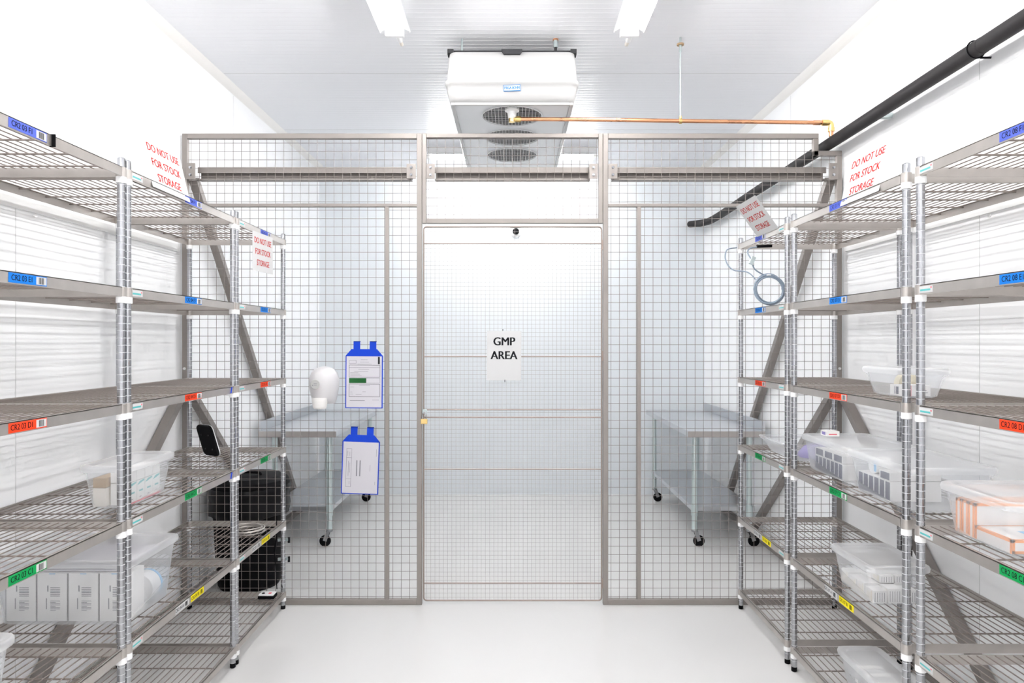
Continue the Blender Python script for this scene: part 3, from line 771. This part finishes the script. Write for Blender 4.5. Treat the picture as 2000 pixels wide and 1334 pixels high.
for i, x in enumerate((-1.917, -1.799, -1.681, -1.563)):
    carton(x, x+.116, 2.585, 2.685, ZL_['B']+.007, ZL_['B']+.187, M_carton,
           ['tall white printed carton nearest the wall in the large tub', 'tall white printed carton, second from the wall in the large tub',
            'tall white printed carton, third from the wall in the large tub', 'tall white printed carton nearest the aisle in the large tub'][i], group='tall printed cartons in the large tub', deco=printed)
t = thing('tape_roll', (-1.50, 2.79, ZL_['B']), 'white roll with a light blue rim lying behind the cartons in the large tub', 'roll')
MB().lathe([(.03, -.035), (.058, -.035), (.058, .03), (.03, .03)], M_white, 28, (-1.508, 2.79, ZL_['B']+.066), 'Y').build('roll_body', t)
MB().lathe([(.042, 0), (.059, 0), (.059, .012), (.042, .012)], M_lblue, 28, (-1.508, 2.79+.031, ZL_['B']+.066), 'Y').build('rim', t)
for k in range(5):
    z = ZL_['B']+.190+.0065*k
    o = MB().box((-1.86+.012*k, 2.60+.01*k, z), (-1.50+.008*k, 2.84, z+.005), M_paper if k % 2 else M_paperl).build('leaflet')
    tag(o, 'white leaflet in the stack lying over the tall cartons in the large tub', 'leaflet', 'leaflets stacked in the large tub')
# ---- left, unit 03
tub(-1.80, -1.432, 1.55, 1.965, ZL_['B'], .226, 'clear tub cut off by the corner of the photo, on the unit labelled 03', r=.04)
carton(-1.70, -1.50, 1.62, 1.90, ZL_['B']+.007, ZL_['B']+.14, M_cream, 'cream carton inside the tub on the unit labelled 03')
# ---- right, shelf D
tub(1.436, 1.60, 2.50, 2.785, ZR_['D'], .112, 'small clear tub holding a tape roll, on the unit labelled 07')
def navy_mark(mb, x0, x1, y0, y1, z0, z1):
    u = Vector((0, -1, 0)); v = Vector((0, 0, 1)); L = y1-y0; h = z1-z0; org = (x0-.0006, y1, z0)
    mb.rect(L*.45, h*.15, L*.62, h*.85, org, u, v, 0, M_navy); mb.rect(L*.34, h*.15, L*.39, h*.85, org, u, v, 0, M_navy)
    o2 = (x0, y0-.0006, z0); a = Vector((1, 0, 0)); w_ = x1-x0
    mb.rect(w_*.10, 0, w_*.2, h, o2, a, v, 0, M_navy); mb.rect(w_*.2, 0, w_*.27, h, o2, a, v, 0, M_pink); mb.rect(w_*.6, h*.3, w_*.9, h*.36, o2, a, v, 0, M_grey); mb.rect(w_*.6, h*.5, w_*.85, h*.56, o2, a, v, 0, M_grey)
carton(1.462, 1.560, 2.545, 2.64, ZR_['D']+.006, ZR_['D']+.046, M_carton, 'flat white carton with navy and red bars beside the tape roll', deco=navy_mark)
o = MB().lathe([(.024, -.018), (.040, -.018), (.040, .018), (.024, .018)], M_tape, 28, (1.542, 2.668, ZR_['D']+.047), 'Y').build('tape_roll')
tag(o, 'roll of yellowish clear tape standing in the small tub on the red labelled shelf', 'tape')
# ---- right, shelf C
tub(1.405, 1.72, 3.43, 3.86, ZR_['C'], .085, 'shallow open clear tray holding purple cloth, on the unit labelled 06', lid=False, flare=.035, name='storage_tray', group='clear plastic trays')
mb = MB(); rr = random.Random(5)
rings = []
for k, (f, dz) in enumerate(((0, .006), (.0, .03), (.25, .055), (.6, .07), (.92, .072))):
    ring = []
    for a in range(26):
        q = 2*PI*a/26; m_ = 1-f
        ring.append((1.60+.085*m_*math.cos(q)*(1+.12*rr.uniform(-1, 1)), 3.58+.105*m_*math.sin(q)*(1+.12*rr.uniform(-1, 1)), ZR_['C']+dz+rr.uniform(-.003, .003)*(k > 0)))
    rings.append(ring)
o = mb.loft(rings, M_purple, True).build('folded_cloth'); tag(o, 'crumpled purple cloth lying in the shallow tray', 'cloth')
tub(1.412, 1.72, 2.862, 3.312, ZR_['C'], .166, 'clear lidded tub of navy ended cartons under a small box, next to the shallow tray')
tub(1.402, 1.71, 2.408, 2.838, ZR_['C'], .166, 'clear lidded tub of navy ended cartons standing beside the two close posts')
def navy(mb, x0, x1, y0, y1, z0, z1):
    u = Vector((0, -1, 0)); v = Vector((0, 0, 1)); L = y1-y0; h = z1-z0
    mb.rect(L*.10, h*.06, L*.92, h*.95, (x0-.0006, y1, z0), u, v, 0, M_navy)
for i in range(7):
    y = 2.965 + i*.0385
    carton(1.436, 1.60, y, y+.036, ZR_['C']+.006, ZR_['C']+.078, M_carton, 'upright carton with a navy end, in the tub under the small box', group='upright navy cartons in the tub under the small box', deco=navy)
for i in range(3):
    y = 2.965 + i*.09
    carton(1.436, 1.60, y, y+.086, ZR_['C']+.080, ZR_['C']+.112, M_carton, 'flat carton with a navy end lying on the upright row, under the small box', group='flat navy cartons in the tub under the small box', deco=navy)
for i in range(6):
    y = 2.576 + i*.040
    carton(1.428, 1.62, y, y+.0375, ZR_['C']+.006, ZR_['C']+.082, M_carton, 'upright carton with a navy end, in the tub beside the two posts', group='upright navy cartons in the tub beside the posts', deco=navy)
carton(1.428, 1.62, 2.576, 2.653, ZR_['C']+.084, ZR_['C']+.114, M_carton, 'flat carton with a navy end on the upright row beside the two posts', deco=navy)
t = thing('white_reel', (1.44, 2.735, ZR_['C']+.07), 'white reel with a light blue band lying on the navy ended cartons', 'reel')
MB().lathe([(.012, -.03), (.033, -.03), (.033, .03), (.012, .03)], M_white, 28, (1.475, 2.735, ZR_['C']+.1160), 'X').build('reel_body', t)
o_ = MB().box((1.4440, 2.708, ZR_['C']+.094), (1.4448, 2.724, ZR_['C']+.138), M_lblue).build('band', t)
def band2(mb, x0, x1, y0, y1, z0, z1):
    u = Vector((0, -1, 0)); v = Vector((0, 0, 1)); L = y1-y0; h = z1-z0
    mb.rect(L*.2, h*.2, L*.8, h*.8, (x0-.0006, y1, z0), u, v, 0, M_purple); mb.rect(.01, h*.3, (x1-x0)*.8, h*.5, (x0, y0-.0006, z0), (1, 0, 0), v, 0, M_pink)
carton(1.475, 1.535, 3.20, 3.26, ZR_['C']+.1665, ZR_['C']+.190, M_carton, 'tiny white box with purple print on top of a tub lid', deco=band2)
# tub on unit 08
tub(1.395, 1.80, 1.905, 2.215, ZR_['C'], .160, 'clear tub of orange edged cartons, on the unit labelled 08')
def orange(mb, x0, x1, y0, y1, z0, z1):
    e = .008; u = Vector((0, -1, 0)); v = Vector((0, 0, 1)); L = y1-y0; h = z1-z0; o1 = (x0-.0006, y1, z0)
    for a, b, c, d in ((0, 0, e, h), (L-e, 0, L, h), (0, h-e, L, h)): mb.rect(a, b, c, d, o1, u, v, 0, M_orange)
    o2 = (x0, y0-.0006, z0); w_ = x1-x0; a_ = Vector((1, 0, 0))
    for a, b, c, d in ((0, 0, e, h), (w_-e, 0, w_, h), (0, h-e, w_, h), (0, 0, w_, e)): mb.rect(a, b, c, d, o2, a_, v, 0, M_orange)
    o3 = (x0, y0, z1+.0006)
    for a, b, c, d in ((0, 0, e, L), (0, L-e, w_, L), (0, 0, w_, e)): mb.rect(a, b, c, d, o3, (1, 0, 0), (0, 1, 0), 0, M_orange)
for i in range(3):
    carton(1.425, 1.68, 2.164-.03*i, 2.191-.03*i, ZR_['C']+.006, ZR_['C']+.112, M_carton,
           ['upright orange edged carton at the back of its row', 'upright orange edged carton in the middle of its row', 'upright orange edged carton at the front of its row'][i], group='upright orange edged cartons', deco=orange)
def orange2(mb, x0, x1, y0, y1, z0, z1):
    orange(mb, x0, x1, y0, y1, z0, z1)
    mb.rect(.08, .03, .13, .09, (x0, y0, z1+.0008), (1, 0, 0), (0, 1, 0), 0, M_lblue)
carton(1.425, 1.69, 1.945, 2.10, ZR_['C']+.006, ZR_['C']+.045, M_carton, 'flat orange edged carton with a blue curve on its top', deco=orange2)
# ---- right, shelf B
tub(1.402, 1.632, 2.672, 2.985, ZR_['B'], .160, 'clear tub of many small white boxes, on the unit labelled 07', r=.03)
def smallp(mb, x0, x1, y0, y1, z0, z1):
    w_ = x1-x0; h = z1-z0; L = y1-y0
    for k in range(5): mb.rect(w_*(.12+.17*k), h*.1, w_*(.16+.17*k), h*.85, (x0, y0-.0006, z0), (1, 0, 0), (0, 0, 1), 0, M_grey)
    mb.rect(L*.2, h*.2, L*.7, h*.75, (x0-.0006, y1, z0), (0, -1, 0), (0, 0, 1), 0, M_cream)
    mb.rect(L*.75, h*.1, L*.85, h*.9, (x0-.0006, y1, z0), (0, -1, 0), (0, 0, 1), 0, M_tape)
for i in range(3):
    for j in range(4):
        x = 1.428+.060*i; y = 2.700+.066*j; h = .062 if (i+j) % 2 else .056
        carton(x, x+.055, y, y+.060, ZR_['B']+.006, ZR_['B']+h, M_carton, 'small white medicine sized box packed in the bottom layer of the tub', group='small white boxes in the bottom layer', deco=smallp)
for i in range(2):
    carton(1.490+.062*i, 1.546+.062*i, 2.765, 2.83, ZR_['B']+.0635, ZR_['B']+.092, M_carton, ['small white box lying on the packed layer, on the aisle side', 'small white box lying on the packed layer, on the wall side'][i], group='small white boxes lying on top', deco=smallp)
# ---- right, shelf A
tub(1.412, 1.575, 2.55, 2.95, ZR_['A'], .152, 'narrow clear tub on the lowest shelf of the unit labelled 07', r=.03)
for k in range(9):
    y = 2.60 + .034*k
    o = MB().box((1.440, y, ZR_['A']+.006), (1.545, y+.028, ZR_['A']+.11), M_carton if k % 2 else M_paper).build('sachet_box')
    tag(o, 'slim white box standing in the row inside the lowest tub', 'box', 'slim white boxes in the lowest tub')

# ------------------------------------------------------------------ small things on the shelves
def slab_device():
    c = Vector((-1.645, 3.745, ZL_['C'])); 
    t = thing('flat_device', c, 'slim black backed device with rounded corners leaning upright on the wire shelf beside the bin', 'device')
    u = Vector((.62, -.20, 0)); u = Vector((.86, -.51, 0)).normalized(); n0 = Vector((-.62, -.78, 0)); v = (Vector((0, 0, 1)) - n0*.0 + Vector((-.30, .0, 0))).normalized()
    n = u.cross(v).normalized()
    pr = rrect(-.062, 0, .062, .175, 0, .026, 6)
    def ring(d, k=1.0): return [c + u*(p[0]*k) + v*(.0775+(p[1]-.0775)*k) + n*d for p in pr]
    MB().loft([ring(-.008), ring(.0), ring(.006, .97)], M_black, False).build('back_shell', t)
    MB().loft([ring(-.014, .99), ring(-.0082, 1.02)], M_white, False).build('face_rim', t)
    mb = MB()
    for a, b in ((-.03, .12), (.03, .12), (-.03, .04), (.03, .04)): mb.cyl(c+u*a+v*b+n*.006, c+u*a+v*b+n*.009, .004, M_dark, 10)
    mb.build('rubber_foot', t)
slab_device()
def coil(center, ax, bx, R, turns, r, lean, name, label, mat_, extra=None):
    cx = Vector(center); pts = []; rr = random.Random(2)
    N = 30
    for k in range(turns*N+1):
        a = 2*PI*k/N; q = R*(1+.05*math.sin(a*.37+k*.01)) + .006*math.sin(a*1.13)
        n = Vector(ax).cross(Vector(bx)).normalized()
        pts.append(cx + Vector(ax)*q*math.cos(a) + Vector(bx)*q*math.sin(a) + n*(lean*((k/(turns*N))-.5)+.004*math.sin(a*.71)))
    t = thing(name, center, label, 'cable')
    MB().tube(pts, r, mat_, 8).build('coil', t)
    return t
t = coil((1.356, 3.60, 1.863), (1, 0, 0), (0, 0, 1), .074, 6, .0042, .03, 'cable_coil', 'grey cable coil hanging under the top shelf of the unit labelled 06', M_cable)
MB().tube(smooth_path([(1.335, 3.60, 1.935), (1.28, 3.60, 1.97), (1.262, 3.60, 2.02), (1.25, 3.62, 2.06), (1.27, 3.64, 2.085), (1.315, 3.64, 2.093)], 8), .0038, M_cable, 8).build('lead', t)
MB().tube(smooth_path([(1.285, 3.60, 1.915), (1.25, 3.62, 1.955), (1.19, 3.68, 1.975), (1.165, 3.72, 2.03), (1.18, 3.75, 2.09), (1.25, 3.80, 2.11)], 8), .0034, M_cable, 8).build('lead', t)
MB().bar((1.258, 3.600, 1.995), (1.276, 3.600, 2.035), .024, .012, M_zinc, (0, 1, 0)).build('connector', t, .002)
MB().cyl((1.305, 3.64, 2.095), (1.385, 3.64, 2.098), .008, M_black, 12).build('plug', t)
MB().tube([(1.35+.012*math.cos(2*PI*k/14), 3.60+.02*math.sin(2*PI*k/14), 1.937) for k in range(14)], .003, M_white, 6, True).build('tie', t)
coil((-1.47, 3.80, ZL_['B']+.022), (1, 0, 0), (0, 1, 0), .082, 5, .0038, .03, 'cable_coil', 'silvery cable coil lying on the yellow labelled shelf of the unit labelled 05', M_band)
def logger():
    c = (-1.42, 3.965, ZL_['A'])
    t = thing('data_logger', c, 'small white topped handheld logger lying on the lowest shelf of the unit labelled 05', 'device')
    MB().box((-1.465, 3.93, c[2]), (-1.372, 3.995, c[2]+.018), M_black).build('case', t, .004)
    MB().box((-1.463, 3.932, c[2]+.018), (-1.376, 3.993, c[2]+.026), M_white).build('face_plate', t, .004)
    mb = MB(); mb.cyl((-1.44, 3.955, c[2]+.026), (-1.44, 3.955, c[2]+.029), .008, M_black, 14); mb.box((-1.41, 3.95, c[2]+.026), (-1.395, 3.965, c[2]+.028), M_pink); mb.build('button', t)
logger()
t = thing('sensor_lead', (-1.38, 4.03, .5), 'thin black sensor lead clipped to the mesh behind the unit labelled 05', 'cable')
MB().tube(smooth_path([(-1.385, 4.02, .56), (-1.392, 4.03, .44), (-1.40, 4.03, .34), (-1.395, 4.03, .25), (-1.384, 4.02, .13)], 8), .003, M_black, 8).build('lead', t)
MB().bar((-1.388, 4.03, .44), (-1.402, 4.03, .345), .012, .012, M_black, (0, 1, 0)).build('probe', t, .002)
for z, x in ((.40, -1.335), (.285, -1.335)):
    mb = MB(); mb.bar((-1.40, 4.085, z), (x, 4.085, z+.004), .012, .016, M_zinc); mb.cyl((x, 4.085, z-.016), (x, 4.085, z+.016), .007, M_black, 10); mb.build('clamp', t)

# ------------------------------------------------------------------ behind the mesh: bin and benches
def bin_():
    cx, cy = -1.722, 4.485
    t = thing('waste_bin', (cx, cy, 0), 'large black round waste bin with a bag liner standing behind the mesh', 'bin')
    MB().lathe([(.185, 0), (.195, .02), (.205, .1), (.232, .60), (.236, .64)], M_black, 40, (cx, cy, 0)).build('bin_body', t)
    mb = MB(); n = 64; rr = random.Random(11); rings = []
    for z, r in ((.46, .2345), (.465, .246), (.52, .250), (.57, .247), (.605, .252), (.640, .256), (.655, .248)):
        rings.append([(cx+(r+.0032*math.sin(k*1.9+z*40)+rr.uniform(0, .003))*math.cos(2*PI*k/n), cy+(r+.0032*math.sin(k*1.9+z*40)+rr.uniform(0, .003))*math.sin(2*PI*k/n), z+.012*math.sin(k*.35)*(z < .5)) for k in range(n)])
    mb.loft(rings, M_bag, True, False, False); mb.build('bag_liner', t)
    MB().lathe([(.250, .648), (.252, .665), (.240, .69), (.20, .712), (.10, .722), (0, .724)], M_black, 40, (cx, cy, 0)).build('bin_lid', t)
    mb = MB(); mb.tube(smooth_path([(cx-.09, cy-.05, .715), (cx-.08, cy-.05, .735), (cx, cy-.06, .742), (cx+.08, cy-.05, .735), (cx+.09, cy-.05, .715)], 6), .009, M_black, 10); mb.build('lid_handle', t)
bin_()
def bench(s, label):
    x0, x1 = 1.352, 1.944; y0, y1 = 5.24, 6.88; zt = .90
    t = thing('work_bench', (s*1.66, 6.06, 0), label, 'bench', 'stainless steel benches on castors')
    mb = MB(); mb.box((s*x0, y0+.002, zt-.045), (s*x1, y1, zt), M_bench); mb.build('bench_top', t, .004)
    MB().box((s*(x0-.002), y0-.002, zt-.048), (s*x1, y0+.003, zt-.002), M_benche).build('front_edge', t)
    MB().box((s*(x1-.016), y0, zt), (s*x1, y1, zt+.075), M_bench).build('upstand', t, .003)
    MB().box((s*(x0+.04), y0+.05, .275), (s*(x1-.06), y1-.05, .31), M_bench).build('under_shelf', t, .004)
    for x in (x0+.062, x1-.105):
        for y in (y0+.05, y1-.1):
            lg = MB().cyl((s*x, y, .125), (s*x, y, zt-.045), .021, M_zinc, 18).build('leg', t)
            MB().cyl((s*x, y, .24), (s*x, y, .32), .026, M_zinc, 18).build('shelf_collar', lg)
            mb = MB(); mb.cyl((s*x, y, .118), (s*x, y, .13), .025, M_chrome, 16)
            for d in (-1, 1): mb.bar((s*(x+.010), y+.0135*d, .118), (s*(x+.034), y+.0135*d, .045), .003, .030, M_chrome, (1, 0, 0))
            mb.build('castor_fork', lg)
            MB().lathe([(.006, -.011), (.040, -.011), (.044, -.006), (.044, .006), (.040, .011), (.006, .011)], M_black, 24, (s*(x+.034), y, .044), 'Y').build('castor_wheel', lg)
    return t
bench(-1, 'steel work bench on castors behind the mesh, beside the black bin')
bench(1, 'steel work bench on castors behind the mesh, below the end of the black pipe')
